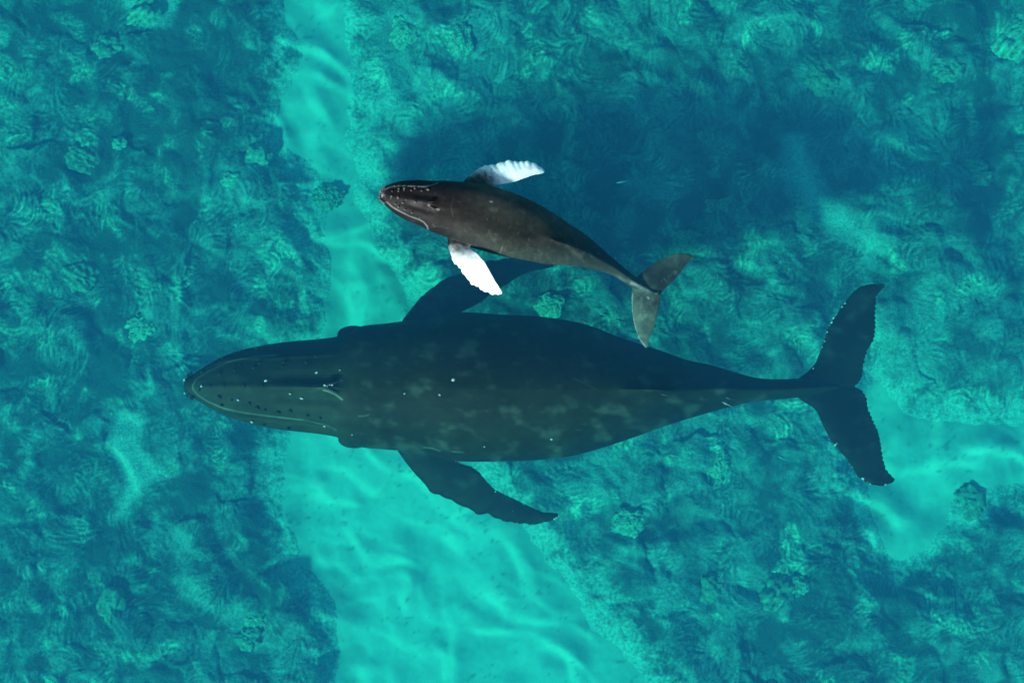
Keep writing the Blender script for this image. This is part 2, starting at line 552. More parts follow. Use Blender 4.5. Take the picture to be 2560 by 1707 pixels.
# ------------------------------------------------------------------ whales
def smooth_curve(pts, n):
    """Catmull-Rom through the points, resampled"""
    p = np.array(pts, float)
    q = np.vstack([2 * p[0] - p[1], p, 2 * p[-1] - p[-2]])
    d = np.concatenate([[0], np.cumsum(np.linalg.norm(np.diff(p[:, :2], axis=0), axis=1))])
    d /= d[-1]
    res = []
    for u in np.linspace(0, 1, n):
        i = min(np.searchsorted(d, u, side='right') - 1, len(p) - 2)
        i = max(i, 0)
        tt = (u - d[i]) / max(d[i + 1] - d[i], 1e-9)
        a, b, c, e = q[i], q[i + 1], q[i + 2], q[i + 3]
        res.append(0.5 * ((2 * b) + (c - a) * tt + (2 * a - 5 * b + 4 * c - e) * tt ** 2 + (-a + 3 * b - 3 * c + e) * tt ** 3))
    return np.array(res)


def resample(pts, n):
    p = np.array(pts, float)
    d = np.concatenate([[0], np.cumsum(np.linalg.norm(np.diff(p[:, :2], axis=0), axis=1))])
    d /= d[-1]
    u = np.linspace(0, 1, n)
    return np.stack([np.interp(u, d, p[:, c]) for c in range(p.shape[1])], 1)


def loft(stations, n_len, n_ring, extra=None):
    """stations: upper px, lower px, z of the widest line, height above it, depth below it, keel (0 round .. 1 roof)"""
    rows = np.array([[a[0], a[1], b[0], b[1], z, hu, hd, kl] for a, b, z, hu, hd, kl in stations])
    # resample along the mid-line, smoothly
    mid_ = np.stack([(rows[:, 0] + rows[:, 2]) / 2, (rows[:, 1] + rows[:, 3]) / 2], 1)
    full = smooth_curve(np.hstack([mid_, rows]), n_len)[:, 2:]
    V_, tagv = [], []
    half = n_ring // 2
    for li, (ax, ay, bx, by, z, hu, hd, kl) in enumerate(full):
        A = np.array(at(ax, ay, z)); B = np.array(at(bx, by, z))
        c = (A + B) / 2; side = (A - B) / 2
        for k_ in range(n_ring):
            ph = 2 * math.pi * k_ / n_ring
            u = math.cos(ph); s = math.sin(ph)
            if s >= 0:
                ru = math.sqrt(max(0, 1 - u * u))
                roof = 1 - abs(u) ** 1.25
                zz = hu * ((1 - kl) * ru + kl * roof)
            else:
                zz = -hd * math.sqrt(max(0, 1 - u * u))
            p = c + side * u
            dz = 0.0
            if extra is not None and s > 0:
                dz = extra(li / (n_len - 1), u, (ax + bx) / 2)
            V_.append((p[0], p[1], z + zz + dz))
    F_ = []
    for i in range(n_len - 1):
        for k_ in range(n_ring):
            a = i * n_ring + k_; b = i * n_ring + (k_ + 1) % n_ring
            F_.append((a, b, b + n_ring, a + n_ring))
    # caps
    V_.append(tuple(np.mean(V_[:n_ring], 0))); c0 = len(V_) - 1
    V_.append(tuple(np.mean(V_[(n_len - 1) * n_ring:n_len * n_ring], 0))); c1 = len(V_) - 1
    T_ = []
    for k_ in range(n_ring):
        T_.append((c0, (k_ + 1) % n_ring, k_))
        o_ = (n_len - 1) * n_ring
        T_.append((c1, o_ + k_, o_ + (k_ + 1) % n_ring))
    return V_, F_, T_


def blade(lead, trail, zf, thick, n=120, m=18, knob=0.0, tmin=0.03):
    """a flipper or fluke lobe between its leading and trailing outline (photo pixels); zf(s,t) its height, thick(s) its greatest thickness"""
    L = resample(lead, n); T = resample(trail, n)
    V_, S_ = [], []
    for side in (1, -1):
        for i in range(n):
            s = i / (n - 1)
            for j in range(m):
                tt = j / (m - 1)
                q = L[i] * (1 - tt) + T[i] * tt
                prof = (tt ** 0.55) * (1 - tt) * 1.75
                h = max(tmin * (1 - 0.4 * s), thick(s) * prof)
                z = zf(s, tt)
                p = at(q[0], q[1], z)
                V_.append((p[0], p[1], z + side * h / 2)); S_.append(s)
    F_ = []
    o2 = n * m
    for i in range(n - 1):
        for j in range(m - 1):
            a = i * m + j
            F_.append((a, a + 1, a + m + 1, a + m))
            F_.append((o2 + a, o2 + a + m, o2 + a + m + 1, o2 + a + 1))
    for i in range(n - 1):
        a = i * m
        F_.append((a, a + m, o2 + a + m, o2 + a))
        a = i * m + m - 1
        F_.append((a, o2 + a, o2 + a + m, a + m))
    for j in range(m - 1):
        F_.append((j, o2 + j, o2 + j + 1, j + 1))
        a = (n - 1) * m + j
        F_.append((a, a + 1, o2 + a + 1, o2 + a))
    return V_, F_, S_


def fuse(name, pieces, voxel, iters):
    """join the pieces into one continuous skin; returns mesh, points, normals, and for every point which piece it came from and how far along"""
    bm = bmesh.new()
    src, kind, along = [], [], []
    for kd_, V_, F_, T_, S_ in pieces:
        o = [bm.verts.new(v) for v in V_]
        for f in F_:
            try: bm.faces.new([o[i] for i in f])
            except ValueError: pass
        for f in T_:
            try: bm.faces.new([o[i] for i in f])
            except ValueError: pass
        src += list(V_); kind += [kd_] * len(V_); along += list(S_)
    bmesh.ops.remove_doubles(bm, verts=bm.verts, dist=1e-5)
    bmesh.ops.recalc_face_normals(bm, faces=bm.faces)
    raw = bpy.data.meshes.new(name + "_raw"); bm.to_mesh(raw); bm.free()
    tmp = bpy.data.objects.new(name + "_raw", raw); COL.objects.link(tmp)
    md = tmp.modifiers.new("skin", 'REMESH'); md.mode = 'VOXEL'; md.voxel_size = voxel; md.use_smooth_shade = True
    dg = bpy.context.evaluated_depsgraph_get()
    me = bpy.data.meshes.new_from_object(tmp.evaluated_get(dg))
    bpy.data.objects.remove(tmp); bpy.data.meshes.remove(raw)
    me.name = name
    n = len(me.vertices)
    co = np.empty(n * 3); me.vertices.foreach_get("co", co); co = co.reshape(n, 3)
    ed = np.empty(len(me.edges) * 2, dtype=np.int64); me.edges.foreach_get("vertices", ed); ed = ed.reshape(-1, 2)
    deg = np.bincount(ed.ravel(), minlength=n).astype(float)[:, None]
    for it in range(iters):
        lam = 0.55 if it % 2 == 0 else -0.45
        acc = np.zeros_like(co)
        for c in range(3):
            acc[:, c] = np.bincount(ed[:, 0], co[ed[:, 1], c], n) + np.bincount(ed[:, 1], co[ed[:, 0], c], n)
        co = co + lam * (acc / deg - co)
    me.vertices.foreach_set("co", co.astype(np.float32).ravel()); me.update()
    me.polygons.foreach_set("use_smooth", np.ones(len(me.polygons), dtype=bool))
    nr = np.empty(n * 3); me.vertices.foreach_get("normal", nr); nr = nr.reshape(n, 3)
    kd = kdtree.KDTree(len(src))
    for i, v in enumerate(src): kd.insert(v, i)
    kd.balance()
    idx = np.fromiter((kd.find(c)[1] for c in co), dtype=np.int64, count=n)
    return me, co, nr, np.array(kind)[idx], np.array(along)[idx]


def to_px(co):
    s = PXM * D0 / (CAM_H - co[:, 2])
    return co[:, 0] * s + FW / 2, FH / 2 - co[:, 1] * s


def seg_dist(px, py, pts):
    d = np.full(px.shape, 1e9)
    for (ax, ay), (bx, by) in zip(pts[:-1], pts[1:]):
        ex, ey = bx - ax, by - ay
        tt = np.clip(((px - ax) * ex + (py - ay) * ey) / (ex * ex + ey * ey + 1e-9), 0, 1)
        d = np.minimum(d, np.hypot(px - ax - tt * ex, py - ay - tt * ey))
    return d


def shift(root, me):
    """put the mesh in the frame of its thing's empty"""
    me.transform(Matrix.Translation(-root.location))


def surface_z(co, kd2, px, py, zguess):
    """height of the upper skin under a photo pixel"""
    x, y, _ = at(px, py, zguess)
    best = max((c for c in kd2.find_range((x, y, 0), 0.05)), key=lambda r: co[r[1], 2], default=None)
    if best is None:
        best = kd2.find((x, y, 0))
    return co[best[1], 2], best[1]


def knob_mesh(name, rad, height, mat, seed):
    bm = bmesh.new()
    bmesh.ops.create_icosphere(bm, subdivisions=2, radius=1.0)
    for v in bm.verts:
        n_ = 1 + 0.15 * mnoise.noise(v.co * 2 + Vector((seed, 0, 0)))
        v.co = Vector((v.co.x * rad * n_, v.co.y * rad * n_, v.co.z * height * n_))
    me = bpy.data.meshes.new(name); bm.to_mesh(me); bm.free()
    for p in me.polygons: p.use_smooth = True
    me.materials.append(mat)
    return me


def barnacle_mesh(name, rad):
    """a ribbed cone with an open top"""
    bm = bmesh.new()
    n = 10
    rings = [(1.0, -0.3), (0.95, 0.25), (0.6, 0.75), (0.42, 0.8), (0.3, 0.4)]
    R_ = []
    for k_, (r_, z_) in enumerate(rings):
        R_.append([bm.verts.new((rad * r_ * (1 + 0.1 * (i % 2)) * math.cos(2 * math.pi * i / n), rad * r_ * (1 + 0.1 * (i % 2)) * math.sin(2 * math.pi * i / n), rad * z_)) for i in range(n)])
    for a, b in zip(R_[:-1], R_[1:]):
        for i in range(n):
            bm.faces.new((a[i], a[(i + 1) % n], b[(i + 1) % n], b[i]))
    bm.faces.new(R_[-1])
    bm.faces.new(R_[0][::-1])
    me = bpy.data.meshes.new(name); bm.to_mesh(me); bm.free()
    me.materials.append(M_BARN)
    return me


BARN = [barnacle_mesh("barnacle", r) for r in (0.022, 0.03, 0.04)]


def put_on(root, name, me, co, nr, kd2, px, py, zg, sink=0.0, scale=1.0):
    z, i = surface_z(co, kd2, px, py, zg)
    x, y, _ = at(px, py, z)
    o = bpy.data.objects.new(name, me)
    COL.objects.link(o)
    o.parent = root
    n_ = Vector(nr[i])
    if n_.z < 0.2: n_ = Vector((n_.x, n_.y, 0.2))
    o.location = Vector((x, y, z)) - n_.normalized() * sink - root.location
    o.rotation_euler = n_.to_track_quat('Z', 'Y').to_euler()
    o.scale = (scale * random.uniform(0.8, 1.5), scale * random.uniform(0.8, 1.1), scale)
    return o


def flat_kd(co):
    kd2 = kdtree.KDTree(len(co))
    for i, c in enumerate(co): kd2.insert((c[0], c[1], 0), i)
    kd2.balance()
    return kd2


# ---- the adult
MZ = -2.6
ms = [  # upper outline, lower outline, z, up, down, keel
    ((461, 951), (461, 979), -2.55, 0.08, 0.13, 0.0),
    ((468, 942), (468, 988), -2.55, 0.18, 0.24, 0.0),
    ((484, 934), (485, 996), -2.55, 0.26, 0.35, 0.05),
    ((515, 914), (517, 1016), -2.56, 0.36, 0.48, 0.1),
    ((555, 892), (555, 1034), -2.57, 0.45, 0.60, 0.15),
    ((600, 876), (600, 1051), -2.58, 0.54, 0.74, 0.2),
    ((660, 863), (660, 1067), -2.6, 0.64, 0.90, 0.2),
    ((720, 854), (720, 1076), -2.6, 0.73, 1.00, 0.2),
    ((800, 847), (800, 1085), -2.6, 0.82, 1.10, 0.15),
    ((850, 839), (850, 1095), -2.6, 0.86, 1.14, 0.12),
    ((902, 816), (902, 1117), -2.61, 0.94, 1.18, 0.12),
    ((960, 809), (960, 1123), -2.62, 1.02, 1.22, 0.12),
    ((1060, 796), (1060, 1132), -2.62, 1.14, 1.28, 0.15),
    ((1150, 781), (1140, 1152), -2.62, 1.22, 1.32, 0.18),
    ((1253, 786), (1253, 1153), -2.62, 1.26, 1.32, 0.22),
    ((1337, 790), (1337, 1150), -2.63, 1.24, 1.26, 0.28),
    ((1421, 801), (1421, 1141), -2.64, 1.20, 1.16, 0.36),
    ((1484, 817), (1500, 1121), -2.65, 1.14, 1.06, 0.44),
    ((1553, 844), (1570, 1098), -2.66, 1.08, 0.94, 0.55),
    ((1655, 877), (1660, 1066), -2.68, 0.96, 0.78, 0.72),
    ((1716, 899), (1716, 1048), -2.70, 0.78, 0.68, 0.8),
    ((1777, 912), (1777, 1030), -2.72, 0.68, 0.58, 0.85),
    ((1834, 929), (1834, 1015), -2.74, 0.58, 0.48, 0.85),
    ((1890, 944), (1890, 1003), -2.77, 0.48, 0.38, 0.85),
    ((1948, 948), (1948, 998), -2.80, 0.40, 0.30, 0.85),
    ((2000, 946), (2000, 993), -2.84, 0.31, 0.22, 0.85),
    ((2050, 950), (2050, 985), -2.90, 0.18, 0.13, 0.8),
    ((2095, 958), (2095, 974), -2.92, 0.09, 0.08, 0.6),
]


def head_relief(f, u, px):
    """rostrum: the ridge down its middle, the lip where it meets the wider lower jaw, the splash guard before the blowholes"""
    z = 0.0
    if 475 < px < 905:
        g = sstep(490, 560, px) * (1 - sstep(840, 885, px))
        z += (0.03 + 0.065 * sstep(600, 800, px)) * math.exp(-(u / 0.10) ** 2) * g
        z -= 0.05 * math.exp(-((abs(u) - 0.24) / 0.12) ** 2) * g * sstep(620, 780, px)
        ul = 0.90 - 0.22 * sstep(480, 700, px)
        g2 = sstep(475, 500, px) * (1 - sstep(800, 880, px))
        z += 0.045 * math.exp(-((abs(u) - ul) / 0.035) ** 2) * g2
        z -= 0.06 * math.exp(-((abs(u) - ul - 0.09) / 0.06) ** 2) * g2
    # dorsal fin on its hump
    d = (px - 1640) / 45.0
    if -2.2 < d < 0.75:
        prof = max(0.0, 1 - abs(d / (2.2 if d < 0 else 0.75)) ** 1.4)
        z += 0.26 * prof * math.exp(-(u / 0.07) ** 2)
    return z


bV, bF, bT = loft(ms, 260, 96, head_relief)
pieces = [("body", bV, bF, bT, [0] * len(bV))]
for ex, ey in ((884, 836), (886, 1098)):      # the swelling round each eye
    c_ = Vector(at(ex, ey, -2.74)); eb = bmesh.new()
    bmesh.ops.create_icosphere(eb, subdivisions=4, radius=1.0)
    ev = [(c_.x + v.co.x * 0.30, c_.y + v.co.y * 0.165, c_.z + v.co.z * 0.30) for v in eb.verts]
    pieces.append(("body", ev, [], [tuple(v.index for v in f.verts) for f in eb.faces], [0] * len(ev)))
    eb.free()
lf = dict(
    lead=[(985, 1085), (992, 1124), (1013, 1154), (1038, 1185), (1066, 1213), (1072, 1227), (1086, 1233), (1102, 1238), (1135, 1253), (1163, 1268), (1186, 1277),
          (1192, 1284), (1206, 1285), (1222, 1283), (1237, 1293), (1260, 1302), (1293, 1307), (1332, 1310), (1362, 1306), (1385, 1298), (1397, 1289)],
    trail=[(1150, 1100), (1140, 1150), (1153, 1159), (1179, 1166), (1199, 1180), (1217, 1203), (1237, 1223), (1268, 1238), (1306, 1256), (1337, 1271), (1357, 1279), (1380, 1280), (1396, 1282)])
uf = dict(
    lead=[(995, 850), (1006, 800), (1023, 778), (1051, 743), (1073, 726), (1098, 707), (1112, 697), (1141, 688), (1175, 672), (1222, 652), (1253, 650), (1260, 646), (1290, 644),
          (1330, 648), (1365, 654), (1392, 661)],
    trail=[(1170, 840), (1153, 780), (1183, 766), (1211, 749), (1225, 738), (1258, 717), (1295, 694), (1323, 680), (1351, 675), (1380, 669), (1394, 664)])


def knobs(pts, amp, n):
    """rounded bumps along a leading edge, pushed outwards from the blade"""
    p = resample(pts, 120)
    t_ = np.gradient(p, axis=0)
    nrm = np.stack([t_[:, 1], -t_[:, 0]], 1) / (np.linalg.norm(t_, axis=1)[:, None] + 1e-9)
    u = np.linspace(0, 1, 120)
    if ((p + nrm)[60] - np.mean([p[0], p[-1]], 0)).dot(p[60] - np.mean([p[0], p[-1]], 0)) < (p[60] - np.mean([p[0], p[-1]], 0)).dot(p[60] - np.mean([p[0], p[-1]], 0)):
        nrm = -nrm
    ph = u * n + 0.25 * np.sin(u * 17.0)
    b = np.abs(np.sin(math.pi * ph)) ** 0.7 - 0.5
    return p + nrm * (amp * b * sstep(0.22, 0.35, u) * sstep(1.0, 0.93, u))[:, None]


v_, f_, s_ = blade(knobs(lf["lead"], 4.0, 13), lf["trail"], lambda s, t: -2.85 - 0.55 * s + 0.12 * math.sin(3.1 * s) * (t - 0.4), lambda s: 0.40 * (1 - s) ** 0.7 + 0.06)
pieces.append(("flipper", v_, f_, [], s_))
v_, f_, s_ = blade(knobs(uf["lead"], 3.0, 12), uf["trail"], lambda s, t: -2.85 - 0.85 * s - 0.2 * (t - 0.5), lambda s: 0.40 * (1 - s) ** 0.7 + 0.06)
pieces.append(("flipper", v_, f_, [], s_))
fu_lead = [(1960, 972), (2018, 930), (2039, 908), (2054, 869), (2071, 819), (2100, 773), (2128, 734), (2150, 716), (2178, 710), (2212, 709)]
fu_trail = [(2132, 968), (2146, 957), (2154, 944), (2157, 916), (2168, 876), (2184, 851), (2188, 823), (2188, 787), (2190, 742), (2206, 722), (2213, 711)]
fl_lead = [(1960, 966), (2007, 1003), (2032, 1017), (2043, 1030), (2057, 1062), (2075, 1098), (2093, 1119), (2118, 1148), (2143, 1189), (2164, 1207), (2186, 1213), (2207, 1215), (2232, 1206)]
fl_trail = [(2132, 964), (2155, 976), (2166, 994), (2170, 1023), (2182, 1051), (2195, 1076), (2202, 1109), (2208, 1151), (2218, 1178), (2238, 1197)]


def ser(pts, amp, step):
    """a finely notched edge"""
    p = resample(pts, 90)
    for i in range(3, 87):
        p[i, 0] += amp * math.sin(i * step) * random.uniform(0.3, 1.2)
    return p


v_, f_, s_ = blade(fu_lead, ser(fu_trail, 3.5, 1.7), lambda s, t: -2.93 + 0.10 * s - 0.15 * s * s, lambda s: 0.30 * (1 - s) ** 0.8 + 0.05, tmin=0.04)
pieces.append(("fluke", v_, f_, [], s_))
v_, f_, s_ = blade(fl_lead, ser(fl_trail, 3.5, 1.6), lambda s, t: -2.93 + 0.10 * s - 0.15 * s * s, lambda s: 0.30 * (1 - s) ** 0.8 + 0.05, tmin=0.04)
pieces.append(("fluke", v_, f_, [], s_))
me, co, nr, kind, along = fuse("body", pieces, 0.018, 4)
px, py = to_px(co)
up = nr[:, 2] > 0.0
n1 = fbm(co[:, 0] / 1.3, co[:, 1] / 0.9, 4, 701)
n2 = fbm(co[:, 0] / 0.35, co[:, 1] / 0.16, 4, 702)
k = 0.0095 * (1 + 0.5 * n1 + 0.35 * n2) * (1 + 0.55 * sstep(960, 800, px)) * np.where(kind == "fluke", 0.6 + 0.5 * n1, 1.0)
# pale marks of the skin: healed scratches, mottle imitating caustic light, the light lip line and the edges of the blowholes
pale = np.zeros(len(co))
caustic_mot = sstep(0.05, 0.55, fbm(co[:, 0] / 0.5 + 0.5 * co[:, 1], co[:, 1] / 0.35, 3, 705))
pale += 0.018 * caustic_mot * sstep(820, 960, px) * (kind == "body")      # mottled pigment doubling as painted caustic dapple, behind the head, on both flanks
pale += 0.012 * caustic_mot * (kind == "flipper") + 0.010 * caustic_mot * (kind == "fluke") + 0.008 * caustic_mot
lips = [[(483, 962), (490, 948), (520, 928), (565, 907), (605, 896), (645, 891), (690, 888)],
        [(481, 962), (483, 974), (495, 988), (520, 1004), (560, 1021), (610, 1032), (680, 1041), (760, 1050), (815, 1062), (840, 1075)]]
for L in lips:
    pale += up * 0.10 * np.exp(-(seg_dist(px, py, L) / 1.7) ** 2) * (0.6 + 0.6 * n2)
marks = [([(808, 975), (820, 978), (840, 987), (856, 999)], 0.28, 1.5), ([(856, 950), (835, 960), (815, 968), (795, 971)], 0.10, 1.5),
         ([(1432, 946), (1460, 958), (1490, 972)], 0.06, 1.4), ([(896, 1040), (910, 1040), (922, 1036)], 0.10, 1.2),
         ([(1060, 1118), (1080, 1120), (1100, 1127)], 0.12, 1.6), ([(1130, 1128), (1160, 1131)], 0.10, 1.6),
         ]
for pts, a, wd in marks:
    pale += up * 0.6 * a * np.exp(-(seg_dist(px, py, pts) / wd) ** 2) * np.clip(0.8 + 0.6 * n2, 0, 2)
rs = np.random.RandomState(5)
for i in range(70):
    x0 = rs.uniform(900, 1750); y0 = rs.uniform(830, 1130); L = rs.uniform(4, 14); a_ = rs.normal(0, 0.35)
    pale += up * rs.uniform(0.004, 0.02) * np.exp(-(seg_dist(px, py, [(x0, y0), (x0 + L * math.cos(a_), y0 + L * math.sin(a_))]) / 1.2) ** 2)
k = np.clip(k, 0.003, 1)
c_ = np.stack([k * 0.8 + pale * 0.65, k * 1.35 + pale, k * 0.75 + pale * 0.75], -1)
belly = sstep(-0.2, -0.8, nr[:, 2]) * (kind != "body") * 0.12
c_ += belly[:, None]
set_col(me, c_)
mother = empty("humpback_whale", at(1250, 967, -3.9))
tag(mother, "large dark adult humpback whale swimming deeper below the calf", "whale")
shift(mother, me)
link("body", me, M_SKIN, mother)
kd2 = flat_kd(co)
tm = [knob_mesh("tubercle", 0.029, 0.02, M_TUB_M, i) for i in range(3)]
TUB_M = [(523, 965), (558, 964), (610, 965), (655, 964), (497, 976), (505, 928), (548, 934), (586, 925), (600, 911), (634, 918), (648, 907), (710, 905), (705, 915), (765, 905), (790, 890),
         (548, 993), (578, 1001), (622, 1009), (643, 1020), (662, 1026), (695, 1032), (725, 1028), (768, 1040), (800, 1046), (553, 1014), (470, 938), (476, 933), (478, 996), (464, 950), (468, 990),
         (556, 894), (602, 878), (640, 869), (660, 1064), (720, 1073)]
for i, (x, y) in enumerate(TUB_M):
    put_on(mother, "tubercle", tm[i % 3], co, nr, kd2, x, y, -2.0, 0.006, random.uniform(0.8, 1.25))
BARN_M = [(664, 951), (503, 965), (595, 1000), (791, 931), (754, 996), (629, 1055), (849, 925), (880, 1087), (461, 949), (461, 983), (811, 1066), (725, 985), (812, 963), (818, 966), (824, 961), (830, 962),
          (1011, 984), (1099, 987), (1133, 949), (1211, 1117), (1379, 1098)]
EDGE = [(1071, 1226, 4), (1078, 1233, 2), (1187, 1284, 3), (1260, 1301, 3), (1293, 1308, 2), (1315, 1309, 3), (1334, 1311, 3), (1350, 1308, 2), (1363, 1306, 3), (1375, 1303, 3), (1384, 1299, 3), (1391, 1294, 3), (1396, 1288, 3),
        (1352, 1283, 2), (1336, 1274, 2), (1310, 1262, 3), (1264, 1238, 2), (1240, 1226, 2), (1283, 1278, 3), (1148, 1158, 2), (1142, 1156, 2),
        (2032, 920, 2), (2053, 869, 2), (2060, 852, 2), (2068, 828, 2), (2073, 812, 3), (2081, 804, 4), (2084, 797, 3), (2090, 788, 2), (2099, 774, 3), (2107, 766, 2), (2112, 757, 3), (2121, 745, 2), (2132, 733, 2), (2195, 711, 2),
        (2169, 870, 2), (2051, 1052, 2), (2062, 1071, 3), (2066, 1082, 2), (2074, 1097, 3), (2082, 1104, 4), (2088, 1110, 4), (2094, 1111, 3), (2100, 1125, 3), (2106, 1135, 3), (2115, 1148, 2), (2122, 1158, 3), (2130, 1168, 3), (2134, 1175, 4),
        (2142, 1186, 3), (2148, 1190, 3), (2155, 1194, 4), (2159, 1200, 3), (2168, 1206, 3), (2176, 1210, 2), (2190, 1213, 2), (2206, 1213, 3), (2214, 1212, 2)]
for x, y in BARN_M:
    put_on(mother, "barnacle", BARN[1], co, nr, kd2, x, y, -2.0, 0.004, random.uniform(0.4, 0.8))
for x, y, s in EDGE:
    if random.random() < 0.3: continue
    x += random.uniform(-2.5, 2.5); y += random.uniform(-2.5, 2.5)
    put_on(mother, "barnacle", BARN[min(2, s - 2)], co, nr, kd2, x, y, -3.1, 0.004, random.uniform(0.2, 0.65))


def slit_mesh(name, length, width):
    bm = bmesh.new()
    bmesh.ops.create_icosphere(bm, subdivisions=2, radius=1.0)
    for v in bm.verts:
        v.co = Vector((v.co.x * length / 2, v.co.y * width / 2 * (1 - 0.5 * max(0, v.co.x)), v.co.z * 0.02))
    me = bpy.data.meshes.new(name); bm.to_mesh(me); bm.free()
    for p in me.polygons: p.use_smooth = True
    me.materials.append(M_NOSE)
    return me


def nostrils(root, co, nr, kd2, spots, length, width, zg):
    for x, y, a in spots:
        z, i = surface_z(co, kd2, x, y, zg)
        X_, Y_, _ = at(x, y, z)
        o = link("blowhole", slit_mesh("blowhole", length, width), None, root)
        o.location = Vector((X_, Y_, z)) - root.location
        o.rotation_euler = (0, 0, R(a))


nostrils(mother, co, nr, kd2, [(828, 959, 18), (830, 976, -24)], 0.30, 0.06, -1.6)

# ---- the calf
cs_ = [
    ((949, 482), (950, 498), -0.34, 0.064, 0.08, 0.00),
    ((956, 470), (955, 506), -0.34, 0.136, 0.15, 0.00),
    ((975, 460), (970, 520), -0.35, 0.192, 0.22, 0.01),
    ((1002, 453), (990, 536), -0.36, 0.240, 0.29, 0.03),
    ((1040, 450), (1015, 551), -0.38, 0.280, 0.36, 0.04),
    ((1078, 452), (1045, 563), -0.40, 0.304, 0.42, 0.04),
    ((1117, 452), (1080, 580), -0.43, 0.336, 0.46, 0.04),
    ((1157, 455), (1119, 594), -0.47, 0.360, 0.50, 0.04),
    ((1200, 460), (1158, 612), -0.51, 0.384, 0.53, 0.05),
    ((1239, 468), (1198, 625), -0.55, 0.408, 0.55, 0.06),
    ((1283, 482), (1238, 636), -0.59, 0.424, 0.55, 0.07),
    ((1321, 498), (1276, 644), -0.64, 0.416, 0.52, 0.09),
    ((1359, 518), (1316, 651), -0.70, 0.392, 0.47, 0.13),
    ((1398, 542), (1353, 658), -0.78, 0.460, 0.41, 0.55),
    ((1424, 560), (1384, 661), -0.84, 0.420, 0.36, 0.68),
    ((1458, 582), (1424, 664), -0.93, 0.340, 0.30, 0.80),
    ((1492, 609), (1462, 669), -1.02, 0.280, 0.24, 0.85),
    ((1522, 636), (1497, 677), -1.11, 0.230, 0.19, 0.85),
    ((1545, 656), (1526, 686), -1.17, 0.190, 0.15, 0.85),
    ((1568, 675), (1552, 701), -1.23, 0.150, 0.12, 0.85),
    ((1590, 692), (1576, 716), -1.28, 0.120, 0.09, 0.80),
    ((1614, 708), (1602, 728), -1.32, 0.090, 0.06, 0.70),
    ((1632, 722), (1622, 736), -1.34, 0.060, 0.05, 0.60),
]


def calf_relief(f, u, px):
    z = 0.0
    if 955 < px < 1110:
        g = sstep(962, 985, px) * (1 - sstep(1080, 1105, px))
        z += (0.008 + 0.035 * sstep(1000, 1075, px)) * math.exp(-(u / 0.13) ** 2) * g
        z -= 0.02 * math.exp(-((abs(u) - 0.30) / 0.13) ** 2) * g * sstep(990, 1050, px)
        g2 = sstep(955, 966, px) * (1 - sstep(1050, 1085, px))
        ul = 0.88 - 0.16 * sstep(960, 1030, px)
        z += 0.018 * math.exp(-((abs(u) - ul) / 0.05) ** 2) * g2
        z -= 0.022 * math.exp(-((abs(u) - ul - 0.12) / 0.07) ** 2) * g2
    d = (px - 1418) / 22.0
    if -2.0 < d < 0.9:
        prof = max(0.0, 1 - abs(d / (2.0 if d < 0 else 0.9)) ** 1.4)
        z += 0.11 * prof * math.exp(-(u / 0.09) ** 2)
    return z


bV, bF, bT = loft(cs_, 220, 80, calf_relief)
pieces = [("body", bV, bF, bT, [0] * len(bV))]
lo_lead = [(1122, 575), (1119, 596), (1119, 615), (1127, 636), (1134, 656), (1145, 664), (1155, 676), (1159, 687), (1168, 693), (1173, 703), (1181, 712), (1196, 716), (1206, 727), (1217, 729), (1229, 735), (1242, 737), (1255, 735)]
lo_trail = [(1185, 590), (1175, 620), (1180, 624), (1193, 633), (1211, 653), (1224, 676), (1239, 704), (1250, 720), (1256, 730)]
up_lead = [(1150, 485), (1157, 455), (1175, 437), (1193, 424), (1211, 415), (1239, 412), (1254, 406), (1272, 401), (1293, 405), (1318, 403), (1334, 408), (1351, 417), (1362, 427)]
up_trail = [(1205, 490), (1214, 464), (1232, 464), (1257, 461), (1283, 456), (1308, 447), (1334, 438), (1357, 434), (1362, 429)]
v_, f_, s_ = blade(knobs(lo_lead, 4.0, 15), lo_trail, lambda s, t: -0.46 + 0.20 * sstep(0.0, 0.5, s) + 0.05 * (t - 0.4), lambda s: 0.15 * (1 - s) ** 0.7 + 0.03, tmin=0.022)
pieces.append(("flipper_low", v_, f_, [], s_))
v_, f_, s_ = blade(knobs(up_lead, 3.6, 14), up_trail, lambda s, t: -0.62 - 0.05 * s + 0.18 * (t - 0.5) * (1.3 - 0.9 * s), lambda s: 0.15 * (1 - s) ** 0.7 + 0.03, tmin=0.022)
pieces.append(("flipper_up", v_, f_, [], s_))
cu_lead = [(1575, 708), (1605, 680), (1630, 663), (1653, 648), (1676, 637), (1699, 632), (1722, 634), (1739, 644)]
cu_trail = [(1650, 738), (1654, 731), (1671, 714), (1690, 695), (1711, 668), (1722, 654), (1738, 645)]
cl_lead = [(1575, 708), (1580, 722), (1578, 750), (1580, 780), (1586, 815), (1596, 845), (1607, 863), (1620, 874)]
cl_trail = [(1652, 736), (1650, 750), (1646, 771), (1640, 796), (1635, 824), (1625, 836), (1622, 856), (1621, 873)]
v_, f_, s_ = blade(cu_lead, cu_trail, lambda s, t: -1.33 - 0.10 * s, lambda s: 0.11 * (1 - s) ** 0.8 + 0.02, tmin=0.024)
pieces.append(("fluke", v_, f_, [], s_))
v_, f_, s_ = blade(cl_lead, cl_trail, lambda s, t: -1.33 - 0.10 * s + 0.10 * (t - 0.4), lambda s: 0.11 * (1 - s) ** 0.8 + 0.02, tmin=0.024)
pieces.append(("fluke", v_, f_, [], s_))
me, co, nr, kind, along = fuse("body", pieces, 0.0125, 4)
px, py = to_px(co)
up = nr[:, 2] > 0.0
n1 = fbm(co[:, 0] / 0.6, co[:, 1] / 0.5, 4, 801)
n2 = fbm(co[:, 0] / 0.09, co[:, 1] / 0.09, 4, 802)
k = np.clip(0.0105 * (1 + 0.5 * n1 + 0.45 * n2), 0.004, 1)
